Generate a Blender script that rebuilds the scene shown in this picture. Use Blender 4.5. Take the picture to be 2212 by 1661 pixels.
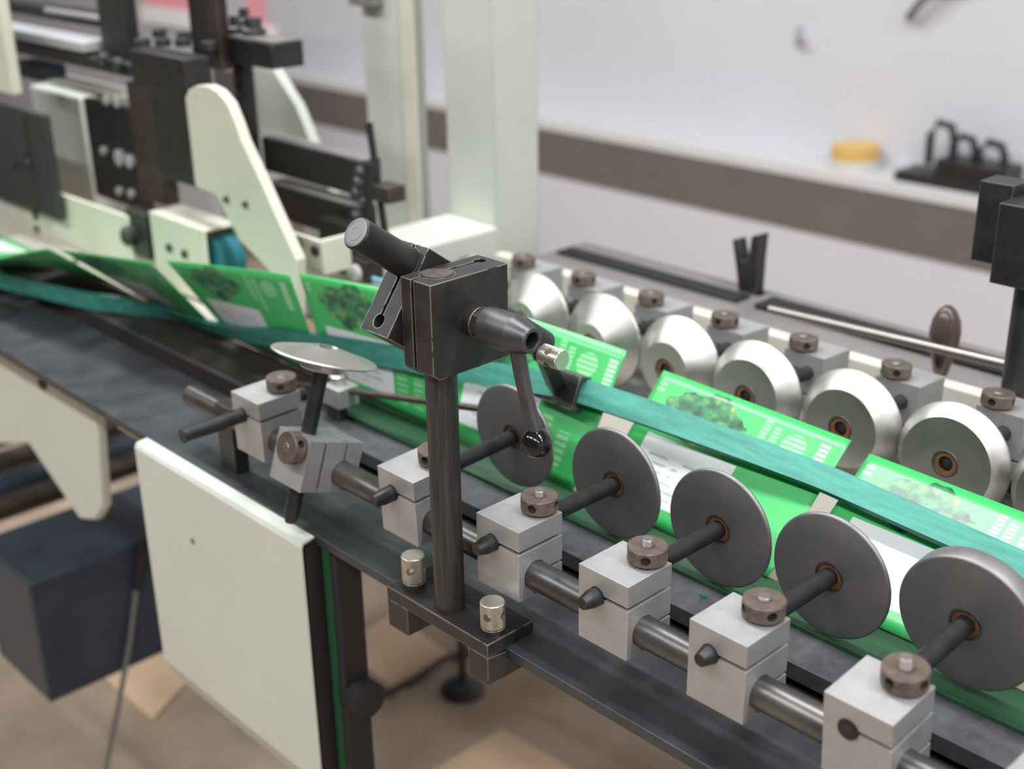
import bpy, bmesh, math, random
from mathutils import Vector, Matrix

random.seed(7)
S = 0.001                      # everything below is laid out in millimetres
Z0 = 800.0                     # the machine datum stands 800 mm above the floor
sc = bpy.context.scene
for o in list(bpy.data.objects):
    bpy.data.objects.remove(o)

# ------------------------------------------------------------------ camera
F, W, H = 2781.18, 2212, 1661
M = ((0.68947182, 0.72415905, -0.01490914),
     (0.26643354, -0.27270455, -0.92447033),
     (-0.67352935, 0.63342395, -0.38096236))
CAM = (432.1, -497.7, 401.0)
cd = bpy.data.cameras.new('camera')
cam = bpy.data.objects.new('camera', cd)
sc.collection.objects.link(cam)
rot = Matrix(((M[0][0], -M[1][0], -M[2][0]),
              (M[0][1], -M[1][1], -M[2][1]),
              (M[0][2], -M[1][2], -M[2][2]))).to_4x4()
cam.matrix_world = Matrix.Translation(Vector((CAM[0], CAM[1], CAM[2] + Z0)) * S) @ rot
cd.sensor_width = 36.0
cd.lens = F * 36.0 / W
cd.clip_start = 0.02
cd.clip_end = 50
cd.dof.use_dof = True
cd.dof.focus_distance = 0.82
cd.dof.aperture_fstop = 4.9
cd.dof.aperture_blades = 9
sc.camera = cam

# ------------------------------------------------------------------ world, lamps, exposure
wd = bpy.data.worlds.new('world')
sc.world = wd
wd.use_nodes = True
wd.node_tree.nodes['Background'].inputs[0].default_value = (0.80, 0.86, 1.0, 1)
wd.node_tree.nodes['Background'].inputs[1].default_value = 0.35
sc.view_settings.view_transform = 'Standard'
sc.view_settings.look = 'None'
sc.view_settings.exposure = 0.0
sc.view_settings.gamma = 1.0
sc.view_settings.use_curve_mapping = False
sc.cycles.use_denoising = True
sc.cycles.max_bounces = 6
sc.cycles.diffuse_bounces = 4
sc.cycles.glossy_bounces = 4
sc.cycles.caustics_reflective = False
sc.cycles.caustics_refractive = False

LAMPS = [(-2400, 250), (-2400, -1500), (-750, 250), (-750, -1500), (900, 250), (900, -1500), (2600, 250), (2600, -1500)]  # the pair farthest right is added to brighten right-facing sides
LAMP_Z = 1900
LAMP_POWER = 28.5


def P(x, y, z):
    return Vector((x * S, y * S, (z + Z0) * S))


def at(px, py, x=None, y=None, z=None):
    """point (mm) where the photograph's sight line meets a plane of the machine"""
    u, v = (px - W / 2) / F, (py - H / 2) / F
    r = [M[0][i] * u + M[1][i] * v + M[2][i] for i in range(3)]
    if x is not None:
        t = (x - CAM[0]) / r[0]
    elif y is not None:
        t = (y - CAM[1]) / r[1]
    else:
        t = (z - CAM[2]) / r[2]
    return (CAM[0] + t * r[0], CAM[1] + t * r[1], CAM[2] + t * r[2])


# ------------------------------------------------------------------ materials
def mat(name, col, rough=0.5, metal=0.0, noise=0.0, nscale=40.0, wear=None, wear_amt=0.5, spec=0.5,
        coat=0.0, bump=0.0, bscale=300.0, stretch=(1, 1, 1), col2=None, wear_r=0.0006):
    m = bpy.data.materials.new(name)
    m.use_nodes = True
    nt = m.node_tree
    N, L = nt.nodes, nt.links
    b = N['Principled BSDF']
    b.inputs['Roughness'].default_value = rough
    b.inputs['Metallic'].default_value = metal
    b.inputs['Specular IOR Level'].default_value = spec
    b.inputs['Coat Weight'].default_value = coat
    b.inputs['Base Color'].default_value = (*col, 1)
    out = None
    tc = N.new('ShaderNodeTexCoord')
    mp = N.new('ShaderNodeMapping')
    mp.inputs['Scale'].default_value = stretch
    L.new(tc.outputs['Object'], mp.inputs['Vector'])
    if noise > 0 or col2:
        n = N.new('ShaderNodeTexNoise')
        n.inputs['Scale'].default_value = nscale
        n.inputs['Detail'].default_value = 6
        n.inputs['Roughness'].default_value = 0.65
        L.new(mp.outputs[0], n.inputs['Vector'])
        rmp = N.new('ShaderNodeValToRGB')
        rmp.color_ramp.elements[0].position = 0.3
        rmp.color_ramp.elements[1].position = 0.7
        c2 = col2 or tuple(max(0, c * (1 + noise)) for c in col)
        c1 = col if col2 else tuple(max(0, c * (1 - noise)) for c in col)
        rmp.color_ramp.elements[0].color = (*c1, 1)
        rmp.color_ramp.elements[1].color = (*c2, 1)
        L.new(n.outputs['Fac'], rmp.inputs[0])
        out = rmp.outputs[0]
        mr = N.new('ShaderNodeMapRange')
        mr.inputs[3].default_value = max(0.02, rough - 0.1)
        mr.inputs[4].default_value = min(1, rough + 0.1)
        L.new(n.outputs['Fac'], mr.inputs[0])
        L.new(mr.outputs[0], b.inputs['Roughness'])
    if wear:
        bv = N.new('ShaderNodeBevel')
        bv.samples = 4
        bv.inputs[0].default_value = wear_r
        ge = N.new('ShaderNodeNewGeometry')
        dt = N.new('ShaderNodeVectorMath')
        dt.operation = 'DOT_PRODUCT'
        L.new(bv.outputs[0], dt.inputs[0])
        L.new(ge.outputs['Normal'], dt.inputs[1])
        n2 = N.new('ShaderNodeTexNoise')
        n2.inputs['Scale'].default_value = 140
        n2.inputs['Detail'].default_value = 4
        L.new(tc.outputs['Object'], n2.inputs['Vector'])
        m1 = N.new('ShaderNodeMapRange')
        m1.inputs[1].default_value = 0.99
        m1.inputs[2].default_value = 0.80
        m1.inputs[3].default_value = 0
        m1.inputs[4].default_value = 1
        L.new(dt.outputs['Value'], m1.inputs[0])
        m2 = N.new('ShaderNodeMapRange')
        m2.inputs[1].default_value = 0.62 - wear_amt * 0.3
        m2.inputs[2].default_value = 0.72 - wear_amt * 0.3
        L.new(n2.outputs['Fac'], m2.inputs[0])
        mu = N.new('ShaderNodeMath')
        mu.operation = 'MULTIPLY'
        L.new(m1.outputs[0], mu.inputs[0])
        L.new(m2.outputs[0], mu.inputs[1])
        mx = N.new('ShaderNodeMix')
        mx.data_type = 'RGBA'
        L.new(mu.outputs[0], mx.inputs[0])
        if out:
            L.new(out, mx.inputs[6])
        else:
            mx.inputs[6].default_value = (*col, 1)
        mx.inputs[7].default_value = (*wear, 1)
        out = mx.outputs[2]
    if out:
        L.new(out, b.inputs['Base Color'])
    if bump > 0:
        nb = N.new('ShaderNodeTexNoise')
        nb.inputs['Scale'].default_value = bscale
        nb.inputs['Detail'].default_value = 3
        L.new(mp.outputs[0], nb.inputs['Vector'])
        bp = N.new('ShaderNodeBump')
        bp.inputs['Strength'].default_value = bump
        bp.inputs['Distance'].default_value = 0.0005
        L.new(nb.outputs['Fac'], bp.inputs['Height'])
        L.new(bp.outputs[0], b.inputs['Normal'])
    return m


ALU = mat('aluminium', (0.43, 0.43, 0.43), 0.46, 0.55, 0.10, 60, wear=(0.85, 0.85, 0.83), wear_amt=0.9, bump=0.05, bscale=900, wear_r=0.0005)
BLACK = mat('blackened_steel', (0.034, 0.032, 0.031), 0.42, 0.35, 0.35, 55, wear=(0.50, 0.47, 0.42), wear_amt=0.85, bump=0.12, bscale=700, wear_r=0.0013)
BLACKROD = mat('blackened_rod', (0.028, 0.029, 0.031), 0.42, 0.35, 0.45, 45, stretch=(1, 1, 0.25), bump=0.1, bscale=500)
POSTM = mat('worn_post_steel', (0.025, 0.024, 0.024), 0.40, 0.35, 0.6, 420, stretch=(1, 1, 0.05), bump=0.1, bscale=500, col2=(0.070, 0.065, 0.062))
BARM = mat('oily_round_bar', (0.055, 0.053, 0.052), 0.34, 0.75, 0.6, 30, stretch=(0.35, 1, 1), col2=(0.17, 0.165, 0.155))
RAILM = mat('dark_rail_steel', (0.062, 0.066, 0.073), 0.42, 0.45, 0.35, 22, wear=(0.26, 0.26, 0.26), wear_amt=0.35, bump=0.12, bscale=450)
INRAIL = mat('dusty_inner_rail', (0.045, 0.047, 0.052), 0.62, 0.1, 0.6, 110, col2=(0.085, 0.088, 0.093))
DISC = mat('spun_disc_steel', (0.23, 0.226, 0.222), 0.42, 0.7, 0.06, 40)
CONE = mat('polished_cone_aluminium', (0.52, 0.51, 0.485), 0.40, 1.0, 0.05, 40)
SEAL = mat('orange_bearing_seal', (0.20, 0.085, 0.030), 0.6, 0.0, 0.3, 300)
BROWN = mat('browned_steel_nut', (0.155, 0.118, 0.098), 0.5, 0.6, 0.25, 120, wear=(0.42, 0.36, 0.32), wear_amt=0.6, wear_r=0.0003)
NICKEL = mat('nickel_plate', (0.56, 0.53, 0.46), 0.34, 0.85, 0.12, 150)
STUD = mat('stud_steel', (0.24, 0.215, 0.205), 0.45, 0.8)
DEEPBLACK = mat('black_parts_and_shade', (0.012, 0.011, 0.011), 0.7)  # near-black for dark parts and for painted shade
GUN = mat('gunmetal', (0.105, 0.104, 0.108), 0.42, 0.8, 0.2, 60, wear=(0.35, 0.34, 0.34), wear_amt=0.7)
RUST = mat('rusty_end_face', (0.115, 0.098, 0.090), 0.5, 0.6, 0.3, 200)
BALL = mat('black_phenolic', (0.006, 0.006, 0.007), 0.12, 0.0, coat=0.0)
CREAM = mat('cream_paint', (0.66, 0.645, 0.54), 0.42, 0.0, 0.05, 12, wear=(0.80, 0.80, 0.74), wear_amt=0.6)
CREAMG = mat('pale_green_paint', (0.60, 0.63, 0.56), 0.45, 0.0, 0.04, 8)
TEAL = mat('teal_belt_web', (0.050, 0.27, 0.212), 0.6, 0.0, 0.30, 160, stretch=(0.12, 1, 1), bump=0.15, bscale=600)
TEALD = mat('dark_teal_belt_edge', (0.008, 0.085, 0.065), 0.5, 0.0, 0.2, 200)
LOWBELT = mat('green_lower_belt', (0.017, 0.066, 0.030), 0.38, 0.0, 0.25, 90, stretch=(0.15, 1, 1))
MID = mat('grey_machine_plate', (0.22, 0.21, 0.205), 0.5, 0.2, 0.12, 20)
LIGHTG = mat('pale_grey_metal', (0.55, 0.56, 0.58), 0.4, 0.3)
BLUEBLK = mat('blue_black_beam', (0.032, 0.044, 0.062), 0.5, 0.2, 0.3, 20)
DARKBR = mat('brown_tarnished_rod', (0.095, 0.075, 0.062), 0.35, 0.6, 0.3, 40)
ROD = mat('bright_rod', (0.36, 0.33, 0.31), 0.36, 0.95)
SPIN = mat('varnished_brown_handle', (0.085, 0.060, 0.052), 0.25, 0.1, 0.2, 60)
WALL = mat('white_wall_paint', (0.70, 0.705, 0.75), 0.75, 0.0, 0.02, 3)
SHELF = mat('white_ledge', (0.72, 0.72, 0.73), 0.5)
APRON = mat('taupe_fascia', (0.165, 0.145, 0.132), 0.6, 0.0, 0.08, 5)
FLOOR = mat('brown_concrete', (0.25, 0.190, 0.138), 0.75, 0.0, 0.35, 3.5, col2=(0.47, 0.365, 0.265))
CARD = mat('brown_cardboard', (0.66, 0.47, 0.31), 0.8, 0.0, 0.08, 8)
FRONTW = mat('dim_grey_wall', (0.22, 0.21, 0.20), 0.8)
CEIL = mat('white_ceiling', (0.75, 0.75, 0.75), 0.8)
PINK = mat('pink_paper', (0.75, 0.32, 0.36), 0.7)
WHITE = mat('white_plastic', (0.78, 0.78, 0.76), 0.5)
YELLOW = mat('yellow_tape', (0.80, 0.52, 0.16), 0.5)
CABLE = mat('grey_cable', (0.16, 0.155, 0.15), 0.5)
FLUFF = mat('green_lint', (0.01, 0.16, 0.10), 0.9)


def card_material(name, pic, label):
    """printed carton board: UV in millimetres/100 (u along the board, v from the crease)"""
    m = bpy.data.materials.new(name)
    m.use_nodes = True
    nt = m.node_tree
    N, L = nt.nodes, nt.links
    b = N['Principled BSDF']
    b.inputs['Roughness'].default_value = 0.34
    b.inputs['Specular IOR Level'].default_value = 0.6
    b.inputs['Coat Weight'].default_value = 0.7
    b.inputs['Coat Roughness'].default_value = 0.42
    uv = N.new('ShaderNodeUVMap')
    sp = N.new('ShaderNodeSeparateXYZ')
    L.new(uv.outputs[0], sp.inputs[0])

    def mth(op, a, c=None):
        n = N.new('ShaderNodeMath')
        n.operation = op
        for i, v in enumerate((a, c)):
            if v is None:
                continue
            if isinstance(v, (int, float)):
                n.inputs[i].default_value = v
            else:
                L.new(v, n.inputs[i])
        return n.outputs[0]
    U, V = sp.outputs[0], sp.outputs[1]

    def rect(u0, u1, v0, v1):
        a = mth('MULTIPLY', mth('GREATER_THAN', U, u0), mth('LESS_THAN', U, u1))
        c = mth('MULTIPLY', mth('GREATER_THAN', V, v0), mth('LESS_THAN', V, v1))
        return mth('MULTIPLY', a, c)

    def stripes(coord, freq, duty):
        return mth('LESS_THAN', mth('FRACT', mth('MULTIPLY', coord, freq)), duty)

    def mixc(fac, c1, c2):
        x = N.new('ShaderNodeMix')
        x.data_type = 'RGBA'
        L.new(fac, x.inputs[0])
        for i, v in ((6, c1), (7, c2)):
            if isinstance(v, tuple):
                x.inputs[i].default_value = (*v, 1)
            else:
                L.new(v, x.inputs[i])
        return x.outputs[2]
    n = N.new('ShaderNodeTexNoise')
    n.inputs['Scale'].default_value = 9
    n.inputs['Detail'].default_value = 5
    L.new(uv.outputs[0], n.inputs['Vector'])
    rm = N.new('ShaderNodeValToRGB')
    cr = rm.color_ramp
    cr.elements[0].position, cr.elements[0].color = 0.32, (0.004, 0.045, 0.020, 1)
    cr.elements[1].position, cr.elements[1].color = 0.74, (0.45, 0.45, 0.16, 1)
    for p, c in ((0.45, (0.012, 0.12, 0.05, 1)), (0.52, (0.02, 0.22, 0.08, 1)), (0.60, (0.10, 0.30, 0.08, 1))):
        e = cr.elements.new(p)
        e.color = c
    L.new(n.outputs['Fac'], rm.inputs[0])
    green = (0.045, 0.50, 0.125)
    pale = (0.42, 0.78, 0.46)
    white = (0.80, 0.82, 0.84)
    c = green
    # plant picture: an uneven bush shape
    w2 = N.new('ShaderNodeTexNoise')
    w2.inputs['Scale'].default_value = 5
    L.new(uv.outputs[0], w2.inputs['Vector'])
    du = mth('MULTIPLY', mth('SUBTRACT', U, pic[0]), 1 / pic[2])
    dv = mth('MULTIPLY', mth('SUBTRACT', V, pic[1]), 1 / pic[3])
    rr = mth('ADD', mth('MULTIPLY', du, du), mth('MULTIPLY', dv, dv))
    bush = mth('LESS_THAN', mth('ADD', rr, mth('MULTIPLY', w2.outputs['Fac'], 1.9)), 1.75)
    c = mixc(bush, c, rm.outputs[0])
    # white panel with grey lines of small print
    lab = rect(*label)
    c = mixc(lab, c, white)
    u0, u1, v0, v1 = label
    pr = mth('MULTIPLY', rect(u0 + .10, u1 - .12, v0 + .06, v1 - .10), mth('MULTIPLY', stripes(V, 16, .35), mth('GREATER_THAN', n.outputs['Fac'], 0.5)))
    c = mixc(mth('MULTIPLY', pr, 0.75), c, (0.22, 0.42, 0.34))
    # pale text blocks, round seal and the big upright word at the leading end
    for r, co, f, d in (((1.00, 1.06, .80, 1.10), V, 30, .7), ((1.09, 1.15, .70, 1.06), V, 30, .7),
                        ((1.02, 1.16, .10, .50), V, 18, .6), ((1.24, 1.36, .12, .40), V, 18, .6)):
        c = mixc(mth('MULTIPLY', mth('MULTIPLY', rect(*r), stripes(co, f, d)), 0.6), c, pale)
    ds = mth('SUBTRACT', U, 1.29)
    dt = mth('SUBTRACT', V, .96)
    ring = mth('ADD', mth('MULTIPLY', ds, ds), mth('MULTIPLY', dt, dt))
    seal = mth('MULTIPLY', mth('LESS_THAN', ring, 0.0095), stripes(V, 24, .72))
    c = mixc(mth('MULTIPLY', seal, 0.65), c, pale)
    word = mth('MULTIPLY', rect(1.47, 1.55, .76, 1.07), stripes(V, 26, .68))
    c = mixc(mth('MULTIPLY', word, 0.85), c, (0.55, 0.85, 0.58))
    word2 = mth('MULTIPLY', rect(.03, .10, .98, 1.09), stripes(V, 20, .6))
    c = mixc(mth('MULTIPLY', word2, 0.6), c, pale)
    L.new(c, b.inputs['Base Color'])
    return m


CARTON = card_material('green_printed_board', (0.52, .92, .38, .22), (.16, .98, .14, .66))
BOARDW = mat('grey_board_inside', (0.42, 0.40, 0.35), 0.45)


# ------------------------------------------------------------------ object helpers
BASE = {}


def thing(name, label, cat, base=(0, 0, 0), group=None):
    o = bpy.data.objects.new(name, None)
    sc.collection.objects.link(o)
    o.empty_display_size = 0.02
    o.location = P(*base)
    o['label'] = label
    o['category'] = cat
    if group:
        o['group'] = group
    BASE[o.name] = Vector(base)
    return o


def obj(name, bm, m, parent=None, label=None, cat=None, group=None, kind=None, bev=0.0, smooth=40, seg=2, m2=None):
    """one mesh object out of a bmesh in machine millimetres"""
    off = Vector((0, 0, 0))
    if parent is not None:
        r = parent
        while r.parent:
            r = r.parent
        off = BASE[r.name]
    bm.normal_update()
    me = bpy.data.meshes.new(name)
    zz = 0 if parent is not None else Z0
    for v in bm.verts:
        v.co = Vector(((v.co.x - off.x) * S, (v.co.y - off.y) * S, (v.co.z - off.z + zz) * S))
    bm.to_mesh(me)
    bm.free()
    o = bpy.data.objects.new(name, me)
    sc.collection.objects.link(o)
    me.materials.append(m)
    if m2:
        me.materials.append(m2)
    if smooth:
        for p in me.polygons:
            p.use_smooth = True
        me.set_sharp_from_angle(angle=math.radians(smooth))
    if parent is not None:
        o.parent = parent
    if label:
        o['label'] = label
    if cat:
        o['category'] = cat
    if group:
        o['group'] = group
    if kind:
        o['kind'] = kind
    if bev > 0:
        md = o.modifiers.new('edge', 'BEVEL')
        md.width = bev * S
        md.segments = seg
        md.limit_method = 'ANGLE'
        md.angle_limit = math.radians(40)
    return o


def single(name, bm, m, label, cat, base=None, **k):
    """a thing that is one mesh; its origin goes to the middle of its base"""
    co = [v.co.copy() for v in bm.verts]
    b = Vector(((min(c.x for c in co) + max(c.x for c in co)) / 2, (min(c.y for c in co) + max(c.y for c in co)) / 2, min(c.z for c in co)))
    for v in bm.verts:
        v.co -= b
    bm2 = bm
    o = obj(name, bm2, m, None, label, cat, **k)
    for v in o.data.vertices:
        v.co.z -= Z0 * S
    o.location = P(*b)
    BASE[o.name] = b
    return o


def B():
    return bmesh.new()


def box(bm, x0, x1, y0, y1, z0, z1):
    vs = [bm.verts.new((x, y, z)) for x in (x0, x1) for y in (y0, y1) for z in (z0, z1)]
    for f in ((0, 1, 3, 2), (4, 6, 7, 5), (0, 4, 5, 1), (2, 3, 7, 6), (0, 2, 6, 4), (1, 5, 7, 3)):
        bm.faces.new([vs[i] for i in f])
    bmesh.ops.recalc_face_normals(bm, faces=bm.faces[-6:])
    return vs


def frame(d):
    d = Vector(d).normalized()
    a = Vector((0, 0, 1)) if abs(d.z) < 0.9 else Vector((1, 0, 0))
    u = d.cross(a).normalized()
    return u, d.cross(u).normalized(), d


def lathe(bm, p, axis, prof, seg=40, closed=True, phase=0.0):
    """profile (radius, height) turned about axis through p; r=0 ends become points"""
    u, v, d = frame(axis)
    p = Vector(p)
    rings = []
    for r, h in prof:
        c = p + d * h
        if r < 1e-6:
            rings.append([bm.verts.new(c)])
        else:
            rings.append([bm.verts.new(c + (u * math.cos(2 * math.pi * i / seg + phase) + v * math.sin(2 * math.pi * i / seg + phase)) * r) for i in range(seg)])
    fs = []
    for a, b in zip(rings, rings[1:]):
        for i in range(seg):
            j = (i + 1) % seg
            q = [a[i % len(a)], a[j % len(a)], b[j % len(b)], b[i % len(b)]]
            q2 = []
            for w in q:
                if w not in q2:
                    q2.append(w)
            if len(q2) > 2:
                fs.append(bm.faces.new(q2))
    if closed:
        for r in (rings[0], rings[-1]):
            if len(r) > 2:
                fs.append(bm.faces.new(r))
    bmesh.ops.recalc_face_normals(bm, faces=fs)
    return fs


def cyl(bm, p, q, r, r2=None, seg=32, ch=0.0):
    d = Vector(q) - Vector(p)
    Ln = d.length
    r2 = r if r2 is None else r2
    pr = [(r, 0), (r2, Ln)] if ch == 0 else [(r - ch, 0), (r, ch), (r2, Ln - ch), (r2 - ch, Ln)]
    return lathe(bm, p, d, pr, seg)


def prism(bm, pts, axis, a, b):
    """polygon given in the plane across `axis`, extruded from a to b"""
    def mk(u, v, w):
        return {'x': (w, u, v), 'y': (u, w, v), 'z': (u, v, w)}[axis]
    A = [bm.verts.new(mk(u, v, a)) for u, v in pts]
    C = [bm.verts.new(mk(u, v, b)) for u, v in pts]
    fs = [bm.faces.new(A), bm.faces.new(C)]
    n = len(pts)
    for i in range(n):
        fs.append(bm.faces.new([A[i], A[(i + 1) % n], C[(i + 1) % n], C[i]]))
    bmesh.ops.recalc_face_normals(bm, faces=fs)
    return fs


def tube(bm, pts, r, seg=12):
    pts = [Vector(p) for p in pts]
    rings = []
    for i, p in enumerate(pts):
        d = (pts[min(i + 1, len(pts) - 1)] - pts[max(i - 1, 0)]).normalized()
        u, v, _ = frame(d)
        rr = r(i / (len(pts) - 1)) if callable(r) else r
        rings.append([bm.verts.new(p + (u * math.cos(2 * math.pi * k / seg) + v * math.sin(2 * math.pi * k / seg)) * rr) for k in range(seg)])
    fs = []
    for a, b in zip(rings, rings[1:]):
        for k in range(seg):
            fs.append(bm.faces.new([a[k], a[(k + 1) % seg], b[(k + 1) % seg], b[k]]))
    fs.append(bm.faces.new(rings[0]))
    fs.append(bm.faces.new(rings[-1]))
    bmesh.ops.recalc_face_normals(bm, faces=fs)


def knurl(bm, p, axis, r, h, nseg=72, rows=8, depth=0.28, ch=0.7):
    """drum with a raised diamond knurl on its wall and chamfered ends"""
    u, v, d = frame(axis)
    p = Vector(p)
    rings = []

    def ring(rad, z, ph, alt):
        return [bm.verts.new(p + d * z + (u * math.cos(2 * math.pi * i / nseg) + v * math.sin(2 * math.pi * i / nseg)) * (rad + (alt if (i + ph) % 2 else 0))) for i in range(nseg)]
    rings.append(ring(r - ch, 0, 0, 0))
    for k in range(rows + 1):
        rings.append(ring(r - depth, ch + (h - 2 * ch) * k / rows, k, depth))
    rings.append(ring(r - ch, h, 0, 0))
    fs = []
    for ri, (a, b) in enumerate(zip(rings, rings[1:])):
        for i in range(nseg):
            j = (i + 1) % nseg
            if (i + ri) % 2:
                fs.append(bm.faces.new([a[i], a[j], b[j]]))
                fs.append(bm.faces.new([a[i], b[j], b[i]]))
            else:
                fs.append(bm.faces.new([a[i], a[j], b[i]]))
                fs.append(bm.faces.new([a[j], b[j], b[i]]))
    fs.append(bm.faces.new(rings[0]))
    fs.append(bm.faces.new(rings[-1]))
    bmesh.ops.recalc_face_normals(bm, faces=fs)


def cut(bm, cutters):
    """exact boolean difference of the solid bm and a list of cutter bmeshes (mm)"""
    me = bpy.data.meshes.new('tmp')
    bm.normal_update()
    bm.to_mesh(me)
    bm.free()
    o = bpy.data.objects.new('tmp', me)
    sc.collection.objects.link(o)
    tmp = [o]
    for i, c in enumerate(cutters):
        cm = bpy.data.meshes.new('tmpc')
        c.normal_update()
        c.to_mesh(cm)
        c.free()
        co = bpy.data.objects.new('tmpc', cm)
        sc.collection.objects.link(co)
        tmp.append(co)
        md = o.modifiers.new('b%d' % i, 'BOOLEAN')
        md.operation = 'DIFFERENCE'
        md.solver = 'EXACT'
        md.object = co
    dg = bpy.context.evaluated_depsgraph_get()
    dg.update()
    ev = o.evaluated_get(dg)
    nm = bpy.data.meshes.new_from_object(ev)
    out = bmesh.new()
    out.from_mesh(nm)
    for t in tmp:
        d = t.data
        bpy.data.objects.remove(t)
        bpy.data.meshes.remove(d)
    bpy.data.meshes.remove(nm)
    return out


def CY(p, q, r, seg=32):
    b = B()
    cyl(b, p, q, r, seg=seg)
    return b


def BX(*a):
    b = B()
    box(b, *a)
    return b


def copy_tree(o, parent=None):
    c = o.copy()
    sc.collection.objects.link(c)
    if parent is not None:
        c.parent = parent
    for ch in o.children:
        copy_tree(ch, c)
    return c


def struct(name, bm, m, parent=None, **k):
    o = obj(name, bm, m, None, **k)
    o['kind'] = 'structure'
    return o


# ------------------------------------------------------------------ the room
YW = 2120.0
X0, X1, YF, ZF, ZC = -6500, 4000, -4000, -800, 2400


def slab(*a):
    b = B()
    box(b, *a)
    return b


struct('floor', slab(X0, X1, YF, YW, ZF - 60, ZF), FLOOR, smooth=0)
struct('ceiling', slab(X0, X1, YF, YW, ZC, ZC + 60), CEIL, smooth=0)
struct('wall_back', slab(X0, X1, YW, YW + 80, ZF, ZC), WALL, smooth=0)
struct('wall_left', slab(X0 - 80, X0, YF, YW, ZF, ZC), WALL, smooth=0)
struct('wall_right', slab(X1, X1 + 80, YF, YW, ZF, ZC), WALL, smooth=0)
struct('wall_front', slab(X0, X1, YF - 80, YF, ZF, ZC), FRONTW, smooth=0)
bm = B()
prism(bm, [(2000, -300), (2000, -275), (2004, -272), (YW, -272), (YW, -300)], 'x', -4200, 3600)
struct('trim_1', bm, SHELF, smooth=0)
struct('trim_2', slab(-4180, 3600, 2004, YW, -424, -300), APRON, smooth=0)
struct('trim_3', slab(-4180, 3600, 2010, YW, ZF, -424), WALL, smooth=0)

EMIT = bpy.data.materials.new('lamp_tube_glow')
EMIT.use_nodes = True
EMIT.node_tree.nodes['Principled BSDF'].inputs['Emission Color'].default_value = (0.95, 0.97, 1.0, 1)
EMIT.node_tree.nodes['Principled BSDF'].inputs['Emission Strength'].default_value = 6.0
for i, (lx, ly) in enumerate(LAMPS):
    t = thing('ceiling_light', 'white twin tube batten light hanging below the ceiling out of view', 'lamp', (lx, ly, LAMP_Z), 'batten lights under the ceiling')
    b = B()
    box(b, lx - 640, lx + 640, ly - 70, ly + 70, LAMP_Z + 30, LAMP_Z + 75)
    obj('housing', b, WHITE, t, smooth=0)
    for dy in (-35, 35):
        b = B()
        cyl(b, (lx - 600, ly + dy, LAMP_Z + 12), (lx + 600, ly + dy, LAMP_Z + 12), 13, seg=12)
        obj('tube', b, EMIT, t)
    for dx in (-450, 450):
        b = B()
        cyl(b, (lx + dx, ly, LAMP_Z + 75), (lx + dx, ly, ZC), 4, seg=8)
        obj('hanger', b, LIGHTG, t)
    ld = bpy.data.lights.new('batten', 'AREA')
    ld.shape = 'RECTANGLE'
    ld.size, ld.size_y = 1.2, 0.16
    ld.energy = LAMP_POWER
    ld.color = (0.965, 0.98, 1.0)
    lo = bpy.data.objects.new('batten_lamp', ld)
    sc.collection.objects.link(lo)
    lo.parent = t
    lo.location = (0, 0, -0.006)

# things on and above the wall ledge
t = thing('tape_roll', 'blurred yellow and white tape roll lying on the white wall ledge', 'tape', (-1140, 2062, -272))
b = B()
lathe(b, (-1140, 2062, -272), (0, 0, 1), [(28, 0), (54, 0), (56, 5), (56, 22), (28, 22)], 36)
obj('white_core', b, WHITE, t)
b = B()
lathe(b, (-1140, 2062, -250), (0, 0, 1), [(29, 0), (53, 0), (54, 4), (53, 30), (29, 30)], 36)
obj('tape_band', b, YELLOW, t, label='yellow tape band')

t = thing('apparatus', 'black blurred apparatus with looped handles on a flat base, on the wall ledge', 'tool', (-880, 2060, -272))
b = B()
box(b, -1010, -770, 2015, 2105, -272, -250)
obj('base_plate', b, BLACK, t, bev=2)
b = B()
box(b, -920, -760, 2020, 2100, -250, -212)
obj('body', b, BLACK, t, bev=3)
for i, (xa, xb, h) in enumerate(((-955, -900, 92), (-900, -850, 70), (-840, -785, 66))):
    b = B()
    tube(b, [(xa, 2058, -235), (xa - 2, 2058, -235 + h * .7), (xa + 14, 2058, -235 + h), (xb - 10, 2058, -235 + h * .95), (xb, 2058, -235 + h * .6), (xb, 2058, -225)], 9, 10)
    obj('loop_handle', b, BLACK, t)

t = thing('wall_hook', 'small grey hook screwed to the bare white wall above the ledge', 'hook', (-1332, 2116, -20))
b = B()
box(b, -1353, -1343, 2108, YW, -12, 22)
obj('plate', b, LIGHTG, t, bev=2)
b = B()
tube(b, [(-1348, 2110, -8), (-1346, 2104, -17), (-1334, 2100, -18), (-1316, 2100, -13)], 4, 8)
obj('prong', b, MID, t)
t = thing('wall_bracket', 'dark blurred bracket with a slanting arm high on the wall, at the top edge', 'bracket', (-980, 2080, 120))
q = at(1985, 8, y=2085)
b = B()
tube(b, [(q[0] - 30, 2100, q[2] - 34), (q[0], 2085, q[2] + 0), (q[0] + 60, 2085, q[2] + 55)], 9, 8)
obj('arm', b, MID, t)
b = B()
box(b, q[0] - 10, q[0] + 90, 2098, YW, q[2] + 30, q[2] + 70)
obj('foot', b, DARKBR, t)

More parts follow.
